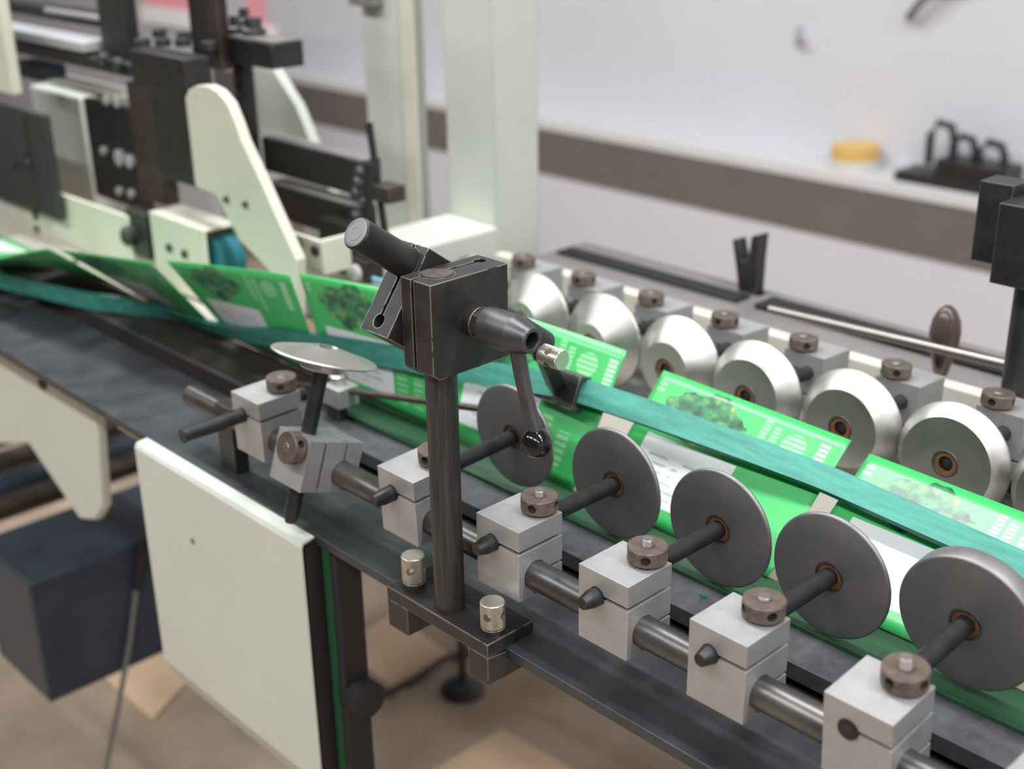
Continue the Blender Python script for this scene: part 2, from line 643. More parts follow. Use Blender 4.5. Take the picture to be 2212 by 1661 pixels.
# floor clutter
for nm, lab, z1, pts in (
    ('cardboard_sheet', 'flat cardboard sheet on the floor beneath the levelling foot', 4, ((850, 1330), (985, 1425), (860, 1500), (735, 1400))),
    ('cardboard_sheet', 'paler cardboard sheet on the floor at the bottom edge, right of the black leg', 5, ((1085, 1580), (1290, 1700), (1000, 1790), (900, 1690))),
    ('cardboard_sheet', 'brown cardboard sheet on the floor left of the cream guard panel', 5, ((300, 1380), (420, 1460), (330, 1560), (215, 1460)))):
    b = B()
    prism(b, [at(px, py, z=ZF)[:2] for px, py in pts], 'z', ZF, ZF + z1)
    single(nm, b, CARD, lab, 'cardboard', smooth=0)
q = at(1000, 1492, z=ZF)
t = thing('levelling_foot', 'round black levelling foot with a thin screw stem, standing on the floor', 'foot', q)
b = B()
lathe(b, q, (0, 0, 1), [(34, 0), (34, 8), (26, 16), (10, 22), (0, 22)], 32)
obj('pad', b, BLACK, t)
b = B()
cyl(b, (q[0], q[1], ZF + 20), (q[0], q[1], -93), 6, seg=12)
obj('screw', b, BLACK, t)
q = at(1060, 1330, z=ZF)
b = B()
tube(b, [at(835, 1500, z=ZF + 6), at(900, 1465, z=ZF + 6), at(960, 1425, z=ZF + 6), at(1030, 1400, z=ZF + 6), at(1090, 1300, z=ZF + 6)], 7, 8)
single('floor_cable', b, BLACK, 'black cable lying on the brown floor beside the levelling foot', 'cable')

# ------------------------------------------------------------------ near side rails and bar
XL, XR = -1750, 440
XI = -500
b = B()
box(b, XL, XR, -8, 162, -93, -85)
t = single('outer_rail', b, RAILM, 'long dark steel rail along the near edge, under the clamp stand', 'rail', bev=0.6)
b = B()
box(b, XI, XR, 82.5, 156, -74, -62)
t2 = thing('inner_rail', 'dark dusty steel rail carrying the lower green belt in front of the discs', 'rail', (0, 110, -93))
obj('rail_top', b, INRAIL, t2, bev=0.5)
b = B()
box(b, XI, XR, 96, 150, -85, -74)  # near-black fill painted for the dark void under the rail top
obj('infill', b, DEEPBLACK, t2, label='black web painted as shade below the rail top')
b = B()
box(b, XL, XI - 4, 96, 160, -85, -66)
single('inner_beam', b, mat('dark_brown_beam', (0.030, 0.025, 0.021), 0.5, 0.2, 0.3, 15), 'dark brown beam below the teal belt, running into the left edge', 'beam', bev=2)
t = thing('support_bar', 'long round steel bar that carries the near row of aluminium blocks', 'bar', (-40, 15, -46))
b = B()
cyl(b, (-526, 15, -36.5), (XR, 15, -36.5), 9.9, seg=40, ch=1)
obj('shaft', b, BARM, t)
b = B()
box(b, -472, -448, 6, 20, -85, -24)
obj('bracket', b, BLACK, t, bev=0.8)
t = thing('machine_stand', 'black machine stand under the near rail, right of the cream guard panel', 'stand', (-306, 11, ZF))
b = B()
box(b, -311.5, -299, -3, 24, ZF, -93)
obj('column', b, DEEPBLACK, t, bev=3, label='black painted column')
b = B()
prism(b, [(-310, -95), (-303, -95), (-304, -800), (-311, -800)], 'y', -6, -3)
obj('return_belt', b, mat('dark_green_return_belt', (0.012, 0.075, 0.03), 0.5), t, label='dark green return belt strip')
b = B()
lathe(b, (-299, 12, -235), (1, 0, 0), [(16, -6), (16, 14), (8, 18), (0, 18)], 24)
obj('hand_knob', b, DEEPBLACK, t)

# cream guard panel
xa, xb = -574, -314
t = thing('guard_panel', 'large cream sheet metal guard panel hanging below the near rail', 'panel', ((xa + xb) / 2, -22, -345))
b = B()
prism(b, [(-22, -91), (-20, -87), (-9, -85.5), (-9, -87), (-19, -89), (-20.5, -92), (-20.5, -318), (-8, -346), (-9.5, -346.5), (-22, -318)], 'x', xa, xb)
obj('sheet', b, CREAMG, t, smooth=20)
for px, py in ((417, 1168),):
    q = at(px, py, y=-22)
    b = B()
    lathe(b, (q[0], -22, q[2]), (0, -1, 0), [(2.6, 0), (2.6, 1.2), (0, 1.8)], 16)
    obj('rivet', b, MID, t)
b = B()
box(b, xb - 4, xb - 1, -18, 30, -318, -93.2)  # near-black sheet painting the dark hollow behind the panel end
obj('end_shade', b, DEEPBLACK, t, label='black sheet painted as the shade inside the panel end')

# frame members low at the left
def ybeam(name, px, py, z, hw, hh, y1, m, label, cat='beam', rnd=False):
    q = at(px, py, z=z)
    b = B()
    if rnd:
        cyl(b, (q[0], q[1], z), (q[0], y1, z), hw, seg=20)
    else:
        box(b, q[0] - hw, q[0] + hw, q[1], y1, z - hh, z + hh)
    return single(name, b, m, label, cat, bev=0 if rnd else 2)


qa, qb = at(62, 1262, y=-10), at(80, 1492, y=-10)
b = B()
box(b, qa[0] - 150, qa[0], -10, 700, qb[2], qa[2])
single('cross_beam', b, BLUEBLK, 'thick blue black cross beam low at the left, behind the guard panel', 'beam', bev=3)
xc = qa[0] + 6
t = thing('hanging_cable', 'thin grey cable hanging down left of the guard panel', 'cable', at(250, 1600, x=xc))
b = B()
tube(b, [at(296, 1262, x=xc), at(290, 1310, x=xc), at(280, 1390, x=xc), at(255, 1530, x=xc), at(232, 1640, x=xc), at(215, 1740, x=xc), at(205, 1850, x=xc)], 3.4, 10)
obj('cord', b, CABLE, t)
b = B()
cyl(b, at(312, 1165, x=xc), at(296, 1275, x=xc), 7.5, 5, seg=16, ch=1)
obj('sleeve', b, DEEPBLACK, t, label='black sleeve')
ybeam('tie_rod', -60, 1120, -420, 17, 17, 900, DARKBR, 'brown tie rod nearest above the blue black cross beam', 'rod', True)
ybeam('tie_rod', -60, 1075, -420, 20, 20, 900, BLUEBLK, 'black tie rod between two brown ones at the far left', 'rod', True)
ybeam('tie_rod', -60, 1020, -420, 17, 17, 900, DARKBR, 'brown tie rod just under the cream triangular bracket, far left', 'rod', True)
ybeam('tie_rod', -60, 965, -420, 15, 15, 900, BLUEBLK, 'thin black tie rod uppermost of the group at the far left', 'rod', True)
yb = 30
pl = [at(px, py, y=yb) for px, py in ((-60, 720), (205, 880), (222, 1095), (205, 1125), (172, 1122), (62, 960), (-60, 960))]
b = B()
prism(b, [(q[0], q[2]) for q in pl], 'y', yb, yb + 12)
t = thing('frame_bracket', 'cream triangular cast bracket tapering down below the rail, far left', 'bracket', (pl[2][0], yb, pl[3][2]))
obj('casting', b, CREAMG, t, bev=3)
q = at(95, 828, y=yb)
b = B()
lathe(b, (q[0], yb, q[2]), (0, -1, 0), [(7, 0), (7, 4), (4, 5), (0, 5)], 16)
obj('bolt', b, BLACK, t)
b = B()
q0, q1 = at(330, 925, z=-95), at(270, 890, z=-95)
box(b, q0[0] - 60, q0[0] + 70, 8, 30, -112, -93)
single('rail_rib', b, CREAMG, 'narrow cream strip fixed below the rail beside the guard panel', 'strip', bev=1)

# ------------------------------------------------------------------ roller units (local frame: block top front right corner = 0,0,0)
PIV = Vector((-20, 15, -36.5))     # where the bar runs through a block


def block_bm():
    b = B()
    box(b, -40, 0, 0, 40, -51.5, 0)
    return cut(b, [BX(-26, 5, -5, 45, -17.0, -14.4), BX(-31, -25, -5, 45, -16.0, -14.0),
                   CY((-25, -5, -16.5), (-25, 45, -16.5), 6.2), CY((-45, 15, -36.5), (5, 15, -36.5), 10.1, 40),
                   BX(-45, 5, 20, 45, -37.2, -35.0)])


def nut_bm(ph=0.0, r=12.6, h=10.0):
    b = B()
    knurl(b, (-12.5, 31.5, 1.4), (0, 0, 1), r, h, 96, 9, 0.36)
    cs = []
    for k in range(4):
        a = ph + k * math.pi / 2
        d = Vector((math.cos(a), math.sin(a), 0))
        c = Vector((-12.5, 31.5, 1.4 + h / 2))
        cs.append(CY(c + d * (r - 5), c + d * (r + 4), 3.1, 20))
    return cut(b, cs)


def stud_bm(h):
    b = B()
    pr = [(4.0, 9)]
    z = 11.2
    while z < 11.4 + h - 1.2:
        pr += [(4.0, z), (3.5, z + 0.5)]
        z += 1.0
    pr += [(4.0, 11.4 + h - 0.7), (3.2, 11.4 + h)]
    lathe(b, (-12.5, 31.5, 0), (0, 0, 1), pr, 24)
    return b


def shaft_bm(stick, y1, plain=False):
    b = B()
    if plain:
        cyl(b, (-25, -stick, -16.5), (-25, y1, -16.5), 6.0, seg=32, ch=0.6)
        return b
    lathe(b, (-25, 0, -16.5), (0, 1, 0), [(3.9, -stick), (4.1, -stick + 0.4), (5.9, -min(stick, max(1.0, stick - 7.5))), (6.0, 0.5), (6.0, y1 - 0.6), (5.2, y1)], 32)
    return b


def disc_bm(rr=42.0, w=4.5):
    b = B()
    lathe(b, (-25, 118, -16.5), (0, 1, 0), [(8.8, 1.0), (9.4, 0), (rr - 1.6, 0), (rr - 0.7, 0.5), (rr, 1.6), (rr, w - 2), (rr - 1, w - .6), (rr - 3, w), (8.8, w)], 96, closed=False)
    return b


def ring_bm(yf, sgn=1):
    b = B()
    lathe(b, (-25, yf, -16.5), (0, sgn, 0), [(8.6, 0.6), (8.9, -0.5), (10.2, -0.5), (10.5, 0.2)], 48, closed=False)
    return b


def seal_bm(yf, sgn=1):
    b = B()
    lathe(b, (-25, yf, -16.5), (0, sgn, 0), [(5.6, 0.9), (8.9, 0.7), (8.9, 4.0), (5.6, 4.0)], 40, closed=False)
    return b


def cone_bm(rf, rb, w, yf=129.0):
    b = B()
    lathe(b, (-25, yf, -16.5), (0, -1, 0), [(9.5, 1.5), (10.4, 0), (rf - 1.0, 0), (rf, 1.0), (rb - 0.6, w - 1.6), (rb, w), (rb - 0.5, w + 1.6), (rb - 3, w + 2.5), (9.5, w + 2.5)], 96, closed=False)
    return b


BLOCK = NUT = None


def unit(name, label, group, xr, stick=10, tilt=0.0, stud=3.0, nutph=0.6, kind='disc', far=False, cone=None, disc=(42.0, 4.5), plain=False, shaft_end=121.0, yaw=0):
    """clamp block on a bar with thumb nut, shaft and roller"""
    global BLOCK, NUT
    o = bpy.data.objects.new(name, None)
    sc.collection.objects.link(o)
    o.empty_display_size = 0.02
    o['label'] = label
    o['category'] = 'roller'
    o['group'] = group
    BASE[o.name] = PIV.copy()
    if BLOCK is None:
        BLOCK = obj('clamp_block', block_bm(), ALU, o, bev=0.45)
        bl = BLOCK
    else:
        bl = BLOCK.copy()
        sc.collection.objects.link(bl)
        bl.parent = o
    n = obj('thumb_nut', nut_bm(nutph), BROWN, o, smooth=14)
    obj('stud', stud_bm(stud), STUD, n)
    b = B()
    cyl(b, (-12.5, 31.5, -1), (-12.5, 31.5, 1.6), 8.5, seg=32)
    obj('washer', b, BLACK, n)
    obj('roller_shaft', shaft_bm(stick, shaft_end, plain), BLACKROD, o)
    if kind == 'disc':
        d = obj('disc', disc_bm(*disc), DISC, o, smooth=35)
        obj('bearing_ring', ring_bm(118.0), GUN, d)
        obj('bearing_seal', seal_bm(118.0), SEAL, d, label='orange bearing seal')
    elif kind == 'cone':
        d = obj('cone_roller', cone_bm(*cone), CONE, o, smooth=30)
        obj('bearing_ring', ring_bm(129.0, -1), GUN, d)
        obj('bearing_seal', seal_bm(129.0, -1), SEAL, d, label='orange bearing seal')
    elif kind == 'saucer':
        b = B()
        lathe(b, (-25, 0, -16.5), (0, 1, 0), [(6, 90), (16, 90), (17, 91), (17, 97), (39, 98.5), (40.8, 99.2), (41, 100), (40, 101.0), (12, 107.5), (10, 108), (9, 106.8), (0, 106.8)], 80)
        d = obj('saucer', b, CONE, o, smooth=30)
        b = B()
        lathe(b, (-25, 0, -16.5), (0, 1, 0), [(5, 106.7), (5, 109), (0, 109)], 6)
        obj('centre_bolt', b, STUD, d)
    o.rotation_euler = (math.radians(tilt), 0, math.pi if far else 0)
    if far:
        o.location = P(xr - 40 + 20, 429 - 15, -36.5)
    else:
        o.location = P(xr - 20, 15, -36.5)
    if yaw:
        o.rotation_euler.z += math.radians(yaw)
    return o


NG = 'disc rollers along the near rail'
unit('disc_roller', 'disc roller with its aluminium block half hidden behind the upright post', NG, -197, stick=17, tilt=2.5, stud=2, nutph=0.2)
unit('disc_roller', 'disc roller just right of the upright post, with the knurled nut in sharp focus', NG, -93.5, stick=14.5, tilt=0, stud=4, nutph=-1.22)
unit('disc_roller', 'third disc roller to the right of the black ball, nut with a tall bright stud', NG, 0, stick=13, tilt=0, stud=4.5, nutph=-0.95)
unit('disc_roller', 'disc roller before the largest one, nut with a low flat stud, speck of lint behind', NG, 86.5, stick=9, tilt=0, stud=2, nutph=-0.55)
unit('disc_roller', 'largest disc roller at the right edge, its block with an almost flush pin', NG, 177.6, stick=2.0, tilt=4.5, stud=6.5, nutph=-1.75, disc=(43.0, 15.0))
unit('disc_roller', 'aluminium roller block cut off by the bottom right corner', NG, 273, stick=6, tilt=0, stud=4, nutph=0.3)
unit('saucer_roller', 'shallow silver saucer on an upright shaft held by a tilted block, left of the post', 'pressing rollers left of the post', -305, stick=33, tilt=71, stud=0.5, nutph=0.5, kind='saucer', shaft_end=106)
unit('stub_roller', 'aluminium block with a long dark shaft pointing left, behind the silver saucer', 'pressing rollers left of the post', -391, stick=56, tilt=1, stud=0.5, nutph=0.9, kind=None, shaft_end=60, plain=True)

# ------------------------------------------------------------------ far side rails, bar and rollers
t = thing('support_bar', 'round steel bar that carries the far row of aluminium blocks', 'bar', (0, 414, -46))
b = B()
cyl(b, (-640, 414, -36.5), (XR, 414, -36.5), 9.9, seg=32, ch=1)
obj('shaft', b, BARM, t)
for bx in (-610, 320):
    b = B()
    box(b, bx - 14, bx + 14, 404, 424, -85, -24)
    obj('bracket', b, BLACK, t, bev=0.8)
b = B()
box(b, -640, XR, 352.5, 500, -93, -85)
single('machine_table', b, MID, 'grey machine table plate behind the far row of rollers', 'table', bev=0.6)
b = B()
box(b, -935, -641, 296, 620, -93, -85)
single('steel_plate', b, MID, 'flat steel foot plate under the two cream columns', 'plate', bev=0.6)
b = B()
box(b, -640, XR, 290, 352, -93, -62)
single('far_inner_rail', b, INRAIL, 'dark rail under the far row of cone rollers', 'rail', bev=0.5)
b = B()
prism(b, [(486, -85), (486, -33.5), (487.5, -32), (500, -32), (500, -85)], 'x', -640, XR)
single('cream_side_rail', b, CREAM, 'cream painted side rail just behind the far aluminium blocks', 'rail', bev=1)
FG = 'cone rollers along the far rail'
FAR = [(-474, (20, 44, 20), 'farthest cone roller, mostly hidden behind the black clamp head', 1),
       (-388, (20, 44, 20), 'steep cone roller right beside the black clamp head on the far rail', 1),
       (-299, (20, 44, 20), 'steep cone roller second from the clamp head along the far rail', 1),
       (-211, (25, 44, 20), 'steep cone roller third from the clamp head along the far rail', 1.5),
       (-126, (32, 44, 16), 'bright cone roller above the middle green carton', 1.5),
       (-36, (32, 44, 16), 'bright cone roller above the leading corner of the middle green carton', 1),
       (52, (36, 44, 12), 'blunt wide drum roller with its whole face showing at the right edge', 0.5),
       (141, (36, 44, 12), 'drum roller cut off by the right edge of the far rail', 0.5)]
for xr, cn, lab, st in FAR:
    unit('cone_roller_unit', lab, FG, xr, stick=4, tilt=3, stud=st, nutph=random.uniform(0, 1.5), kind='cone', far=True, cone=cn, shaft_end=126)

# ------------------------------------------------------------------ belts and cartons
YH, ZH = 149.0, -57.6
TX = [-1400, -1200, -986, -888, -838, -700, -594, -510, -415, -300, -190, -100, 0, 160, 450]
TT = [170, 162, 149, 140, 137, 127, 116, 105, 93, 79, 62, 49, 40, 33, 28]


def interp(x, xs, ys):
    if x <= xs[0]:
        return ys[0]
    for a, b2, c, d in zip(xs, xs[1:], ys, ys[1:]):
        if x <= b2:
            f = (x - a) / (b2 - a)
            return c + (d - c) * f
    return ys[-1]


def smooth_interp(x, xs, ys):
    h = 25
    return sum(interp(x + k * h / 2, xs, ys) for k in range(-2, 3)) / 5


def flap_bm(xa, xb, ta, tb, Wd=116.5):
    bm = B()
    nx, ny = 26, 14
    uvl = bm.loops.layers.uv.new('UVMap')
    g = []
    for i in range(nx + 1):
        x = xa + (xb - xa) * i / nx
        th = math.radians(ta + (tb - ta) * i / nx)
        row = []
        for j in range(ny + 1):
            r = Wd * j / ny
            # board rolls out of the crease before it straightens
            k = min(1.0, r / 22.0)
            tt = th * (0.55 + 0.45 * k) if th < math.radians(80) else th
            row.append(bm.verts.new((x, YH + r * math.cos(th) , ZH + r * math.sin(th))))
        g.append(row)
    for i in range(nx):
        for j in range(ny):
            f = bm.faces.new([g[i][j], g[i + 1][j], g[i + 1][j + 1], g[i][j + 1]])
            for lp, (a, c) in zip(f.loops, ((i, j), (i + 1, j), (i + 1, j + 1), (i, j + 1))):
                lp[uvl].uv = ((xb - xa) * a / nx / 100, Wd * c / ny / 100)
    return bm


CG = 'green printed cartons running on the belts'
CART = [(-1228, -1064, 176, 164, 'bright green carton flap lying open at the far left edge, white patch on it'),
        (-1050, -886, 168, 141, 'bright green carton with a pointed corner and white patch, second from the left edge'),
        (-860, -697, 139, 127, 'dark green carton with one flap rising, left of the cream curved plate'),
        (-676, -511, 123, 106, 'upright green carton with plant picture, just left of the cream plate tip'),
        (-504, -353, 103, 87, 'upright green carton with plant picture, between cream plate tip and clamp head'),
        (-346, -188, 73, 59, 'green carton emerging from behind the black clamp head'),
        (-169, -4, 45, 38.5, 'green carton in the middle with white panel, plant picture and round seal'),
        (8, 173, 33.5, 28.5, 'pale shining carton at the right edge with its flap folded almost flat')]
for xa, xb, ta, tb, lab in CART:
    t = thing('printed_carton', lab, 'carton', ((xa + xb) / 2, 230, ZH - 0.6), CG)
    f = obj('flap', flap_bm(xa, xb, ta, tb), CARTON, t, smooth=60)
    md = f.modifiers.new('board', 'SOLIDIFY')
    md.thickness = 0.0005
    md.offset = 0
    b = B()
    box(b, xa, xb, YH, 318 if xa > -640 else 186, ZH - 0.6, ZH)
    p = obj('base_panel', b, BOARDW, t, smooth=0, label='unprinted inside face of the base panel')

# twisting upper belt: centre line rides on the folding flap
def belt_frame(x):
    th = math.radians(smooth_interp(x, TX, TT))
    R = interp(x, [-900, -751, -635, -553, -430, -325, -216, -100, 0, 160, 450], [4, 10, 24, 42, 53, 62, 74, 76, 78, 71, 60])
    n = Vector((0, math.sin(th), -math.cos(th)))      # outward, towards the viewer's side of the flap
    if th < math.pi:
        n = -n if n.y > 0 and False else n
    rad = Vector((0, math.cos(th), math.sin(th)))
    return th, R, rad


def ribbon(name, rows, m, thick, parent=None, **k):
    """rows of (edge point a, edge point b, normal); closed slab with a thickness"""
    bm = B()
    rr = []
    for a, c, n in rows:
        a, c, n = Vector(a), Vector(c), Vector(n)
        rr.append([bm.verts.new(p) for p in (a, c, c + n * thick, a + n * thick)])
    fs = []
    for r0, r1 in zip(rr, rr[1:]):
        for i in range(4):
            f = bm.faces.new([r0[i], r0[(i + 1) % 4], r1[(i + 1) % 4], r1[i]])
            f.material_index = 1 if i in (1, 3) else 0
            fs.append(f)
    fs.append(bm.faces.new(rr[0]))
    fs.append(bm.faces.new(rr[-1]))
    bmesh.ops.recalc_face_normals(bm, faces=fs)
    return bm


rows = []
NB = 120
tail = [(-1330, 8, -70), (-1180, 38, -62), (-1062, 63, -57), (-960, 84, -55), (-885, 101, -54), (-800, 124, -52), (-740, 138, -50)]
for i in range(NB + 1):
    x = -1330 + (450 + 1330) * i / NB
    th, R, rad = belt_frame(x)
    n = Vector((0, -math.sin(th), math.cos(th)))     # side of the flap that faces the viewer
    cen = Vector((x, YH, ZH)) + rad * R + n * 1.2
    if x < -760:
        w = min(1.0, (-760 - x) / 120.0)
        c2 = Vector((x, interp(x, [p[0] for p in tail], [p[1] for p in tail]), interp(x, [p[0] for p in tail], [p[2] for p in tail])))
        cen = cen.lerp(c2, w)
        tw = math.radians(95)
        rad2 = Vector((0, math.cos(tw), math.sin(tw)))
        rad = rad.lerp(rad2, w).normalized()
        n = Vector((0, -rad.z, rad.y))
    hw = 10.0
    if x > -420:
        k = min(1.0, (x + 420) / 150.0)
        dth = math.radians(-11 * k)
        rad, n = rad * math.cos(dth) - n * math.sin(-dth), n * math.cos(dth) + rad * math.sin(-dth)
        cen = cen + n * 3.2 * k
    rows.append((cen + rad * hw, cen - rad * hw, n))
t = thing('folding_belt', 'long teal belt twisting up from the left and crossing over all the green cartons', 'belt', (-400, 150, -60))
bm = ribbon('belt', rows, TEAL, 4.5)
obj('belt_band', bm, TEAL, t, smooth=50, m2=TEALD)
b = B()
box(b, XI, XR, 115.5, 151.5, -62, -58.8)
single('lower_belt', b, LOWBELT, 'flat green carrier belt under the near disc rollers', 'belt', bev=0.3)
b = B()
box(b, -640, XR, 298, 330, -62, -58.8)
single('lower_belt', b, LOWBELT, 'flat green carrier belt under the far cone rollers', 'belt', bev=0.3)

# thin guide rod that runs inside the flaps, with its small clamp
a0, a1, a2 = at(395, 797, y=125), at(735, 842, y=112), at(1075, 888, y=132)
t = thing('guide_rod', 'thin brownish guide rod running behind the silver saucer to the first disc', 'rod', a1)
b = B()
tube(b, [a0, a1, a2], 2.9, 12)
obj('rod', b, DARKBR, t)
b = B()
box(b, a1[0] - 16, a1[0] + 14, 100, 122, a1[2] - 12, a1[2] + 6)
obj('rod_clamp', b, ALU, t, bev=0.6)
b = B()
cyl(b, (a1[0] - 14, 100, a1[2] + 4), (a1[0] - 14, 128, a1[2] + 4), 5, seg=20, ch=0.6)
obj('clamp_pin', b, BLACK, t)
b = B()
lathe(b, (a1[0] - 2, 112, a1[2] + 5), (0, 0, 1), [(7, 0), (7, 8), (5, 9), (0, 9)], 20)
obj('clamp_screw', b, NICKEL, t)
b = B()
box(b, a1[0] - 12, a1[0] + 6, 104, 114, -62, a1[2] - 11)
obj('clamp_stem', b, BLACK, t, bev=0.5)
# lint
b = B()
random.seed(3)
for i in range(34):
    a = random.uniform(0, 6.28)
    r = random.uniform(0, 3.6)
    c = Vector((33 + r * math.cos(a) * 1.4, 92 + r * math.sin(a), -62 + random.uniform(0.1, 1.2)))
    d = Vector((random.uniform(-1, 1), random.uniform(-1, 1), random.uniform(-.2, .8))).normalized() * 1.3
    tube(b, [c, c + d], 0.28, 5)
q = at(1522, 1291, z=-62)
for v in b.verts:
    v.co += Vector((q[0] - 33, q[1] - 92, 0))
single('lint_tuft', b, FLUFF, 'tiny green lint tuft lying on the dark inner rail', 'lint', kind='stuff')

# ------------------------------------------------------------------ clamp stand (the main subject)
PX, PY = -151.0, -11.0
t = thing('clamp_stand', 'black upright post clamped to the near rail, with a slotted clamp head and ball lever', 'clamp', (PX, PY, -112))
b = B()
box(b, -203, -98, -25, 17, -85.2, -75)
base = obj('base_plate', b, BLACK, t, bev=0.5)
for x0, x1 in ((-203, -181), (-117.5, -98)):
    b = B()
    prism(b, [(-25, -107), (-25, -85.2), (-8.2, -87.5), (-8.2, -94), (-3, -94), (-3, -95.5), (16, -95.5), (16, -107)], 'x', x0, x1)
    obj('jaw', b, BLACK, t, bev=0.5)
b = B()
cyl(b, (PX, PY, -76), (PX, PY, 163.2), 10.4, seg=64, ch=0.5)
post = obj('post', b, POSTM, t)
b = B()
cyl(b, (PX, PY, 163.0), (PX, PY, 163.6), 9.6, seg=48)
obj('post_end', b, RUST, post, label='rusty end face of the post')
for kx, ky, hh, ph in ((-188.5, -11.5, 20, -1.0), (-107.0, -11.5, 18.5, -1.25)):
    b = B()
    knurl(b, (kx, ky, -69.5), (0, 0, 1), 8.4, hh, 80, 12, 0.36, 0.8)
    c0 = Vector((kx, ky, -69.5 + hh * 0.52))
    cs = [CY(c0 + Vector((math.cos(ph + k * math.pi / 2), math.sin(ph + k * math.pi / 2), 0)) * 3, c0 + Vector((math.cos(ph + k * math.pi / 2), math.sin(ph + k * math.pi / 2), 0)) * 12, 3.0, 20) for k in range(4)]
    kb = obj('knurled_screw', cut(b, cs), NICKEL, t, smooth=14)
    b = B()
    cyl(b, (kx, ky, -75), (kx, ky, -69.6), 8.3, seg=36, ch=0.5)
    obj('collar', b, BLACK, kb)
# head block gripping the post
hx0, hx1, hy0, hy1, hz0, hz1 = -163.5, -135.5, -30, 34, 100.5, 163
b = B()
prism(b, [(hy0, hz0 + 4), (hy0 + 5, hz0), (hy1, hz0 - 0), (hy1, hz1), (hy0, hz1)], 'x', hx0, hx1)
b = cut(b, [BX(PX - 1.3 - 1.5, PX + 1.1 - 1.5, -40, 23, 90, 170), CY((PX - 1.7, 26, 90), (PX - 1.7, 26, 170), 4.0), CY((PX, PY, 90), (PX, PY, 170), 10.6, 48)])
head = obj('head_block', b, BLACK, t, bev=0.7)
# swivel block, turned about the cross bolt, gripping the slanting rod
ang = math.radians(36)
uu = Vector((0, -math.sin(ang), -math.cos(ang)))
vv = Vector((0, -math.cos(ang), math.sin(ang)))
TRc = Vector((0, -5.5, 175.5))
sx0, sx1 = -192.0, -164.5
SM = Matrix(((1, 0, 0, 0), (0, uu.y, vv.y, TRc.y), (0, uu.z, vv.z, TRc.z), (0, 0, 0, 1)))   # local (x, along, out)
RODX, RODU = -178.5, 13.0


def swv(bm):
    for v in bm.verts:
        v.co = SM @ v.co
    bmesh.ops.recalc_face_normals(bm, faces=bm.faces)
    return bm


b = BX(sx0, sx1, 0, 62, -62, 0)
b = swv(cut(b, [BX(RODX - 1.3, RODX + 1.3, -8, 54, -70, 8), CY((RODX, 53.5, -70), (RODX, 53.5, 8), 4.6), CY((RODX, RODU, -70), (RODX, RODU, 8), 10.6, 48)]))
obj('swivel_block', b, BLACK, t, bev=0.7)
b = B()
r0 = SM @ Vector((RODX, RODU, 46))
r1 = SM @ Vector((RODX, RODU, -150))
cyl(b, r0, r1, 10.4, seg=56, ch=1.0)
rod = obj('slanting_rod', b, BLACKROD, t)
b = B()
lathe(b, r0, vv, [(9.3, -0.2), (9.3, 0.15), (7.6, 0.25), (7.5, 0.15), (5.6, 0.15), (5.5, 0.28), (3.4, 0.28), (3.3, 0.15), (0, 0.15)], 56, closed=False)
obj('turned_end', b, mat('turned_steel_end', (0.16, 0.16, 0.16), 0.4, 0.8), rod, label='bright turned end of the rod')
# cross bolt, hub, lever, ball
ay, az = 3.0, 133.2
b = B()
cyl(b, (-136, ay, az), (-127.5, ay, az), 10.2, seg=40, ch=0.4)
obj('spacer_sleeve', b, BLACK, t)
b = B()
lathe(b, (-128, ay, az), (1, 0, 0), [(9.4, 0), (10.2, 0.7), (10.2, 6.0), (9.4, 6.6)], 6, phase=0.3)
obj('hex_nut', b, DARKBR, t)
b = B()
lathe(b, (-121, ay, az), (1, 0, 0), [(9, 0), (11.6, 0.0), (12.2, 0.8), (12.2, 24.5), (11.8, 25.4), (8.1, 38.4), (7.4, 39), (5.6, 39), (5.2, 38), (5.2, 22), (0, 22)], 64)
hub = obj('lever_hub', b, GUN, t, smooth=9)
lv0, lv1 = Vector((-94, ay - 1, az - 8)), Vector((-81.5, 4.6, 74))
b = B()
tube(b, [lv0 + (lv1 - lv0) * (i / 8) + Vector((-1.6, 0, 0)) * math.sin(math.pi * i / 8) for i in range(9)], lambda s: 5.0 - 0.6 * s, 20)
obj('lever_arm', b, GUN, hub)
b = B()
bc = Vector((-80.8, 4.6, 66.2))
ax = (lv0 - lv1).normalized()
lathe(b, bc, ax, [(0, -9.7)] + [(9.7 * math.sin(math.radians(a)), -9.7 * math.cos(math.radians(a))) for a in range(8, 152, 6)] + [(4.7, 8.6), (4.2, 8.9), (0, 8.9)], 48)
obj('ball_knob', b, BALL, hub, label='glossy black ball knob')
# shoe that guides the belt, held by the rod's lower end
ft = SM @ Vector((RODX, RODU, -166))
b = B()
nx = -168.0
sh = [at(px, py, y=124) for px, py in ((1262, 838), (1218, 858), (1155, 800), (1195, 780))]
BX0 = -206
th, R, rad = belt_frame(-222)
rad_s, n_s = rad, None
nn = Vector((0, -math.sin(th), math.cos(th)))
bcn = Vector((0, YH, ZH)) + rad * R + nn * 5.0
for xs in (-202, -166):
    pass
shoe = B()
def shoe_piece(bm, x0, x1, r0, r1, n0, n1):
    vs = box(bm, 0, 1, 0, 1, 0, 1)
    for v, (a, c, d) in zip(vs, [(a, c, d) for a in (x0, x1) for c in (r0, r1) for d in (n0, n1)]):
        p = bcn + rad * c + nn * d
        v.co = Vector((a, p.y, p.z))
shoe_piece(shoe, -246, -203, -13, 13, 2.0, 6.0)
shoe_piece(shoe, -246, -203, 11, 14, -7, 5.9)
shoe_piece(shoe, -246, -203, -14, -11, -7, 5.9)
bmesh.ops.recalc_face_normals(shoe, faces=shoe.faces)
obj('belt_shoe', shoe, BLACK, t, bev=0.5)
b = B()
c1 = bcn + nn * 4
b2 = B()
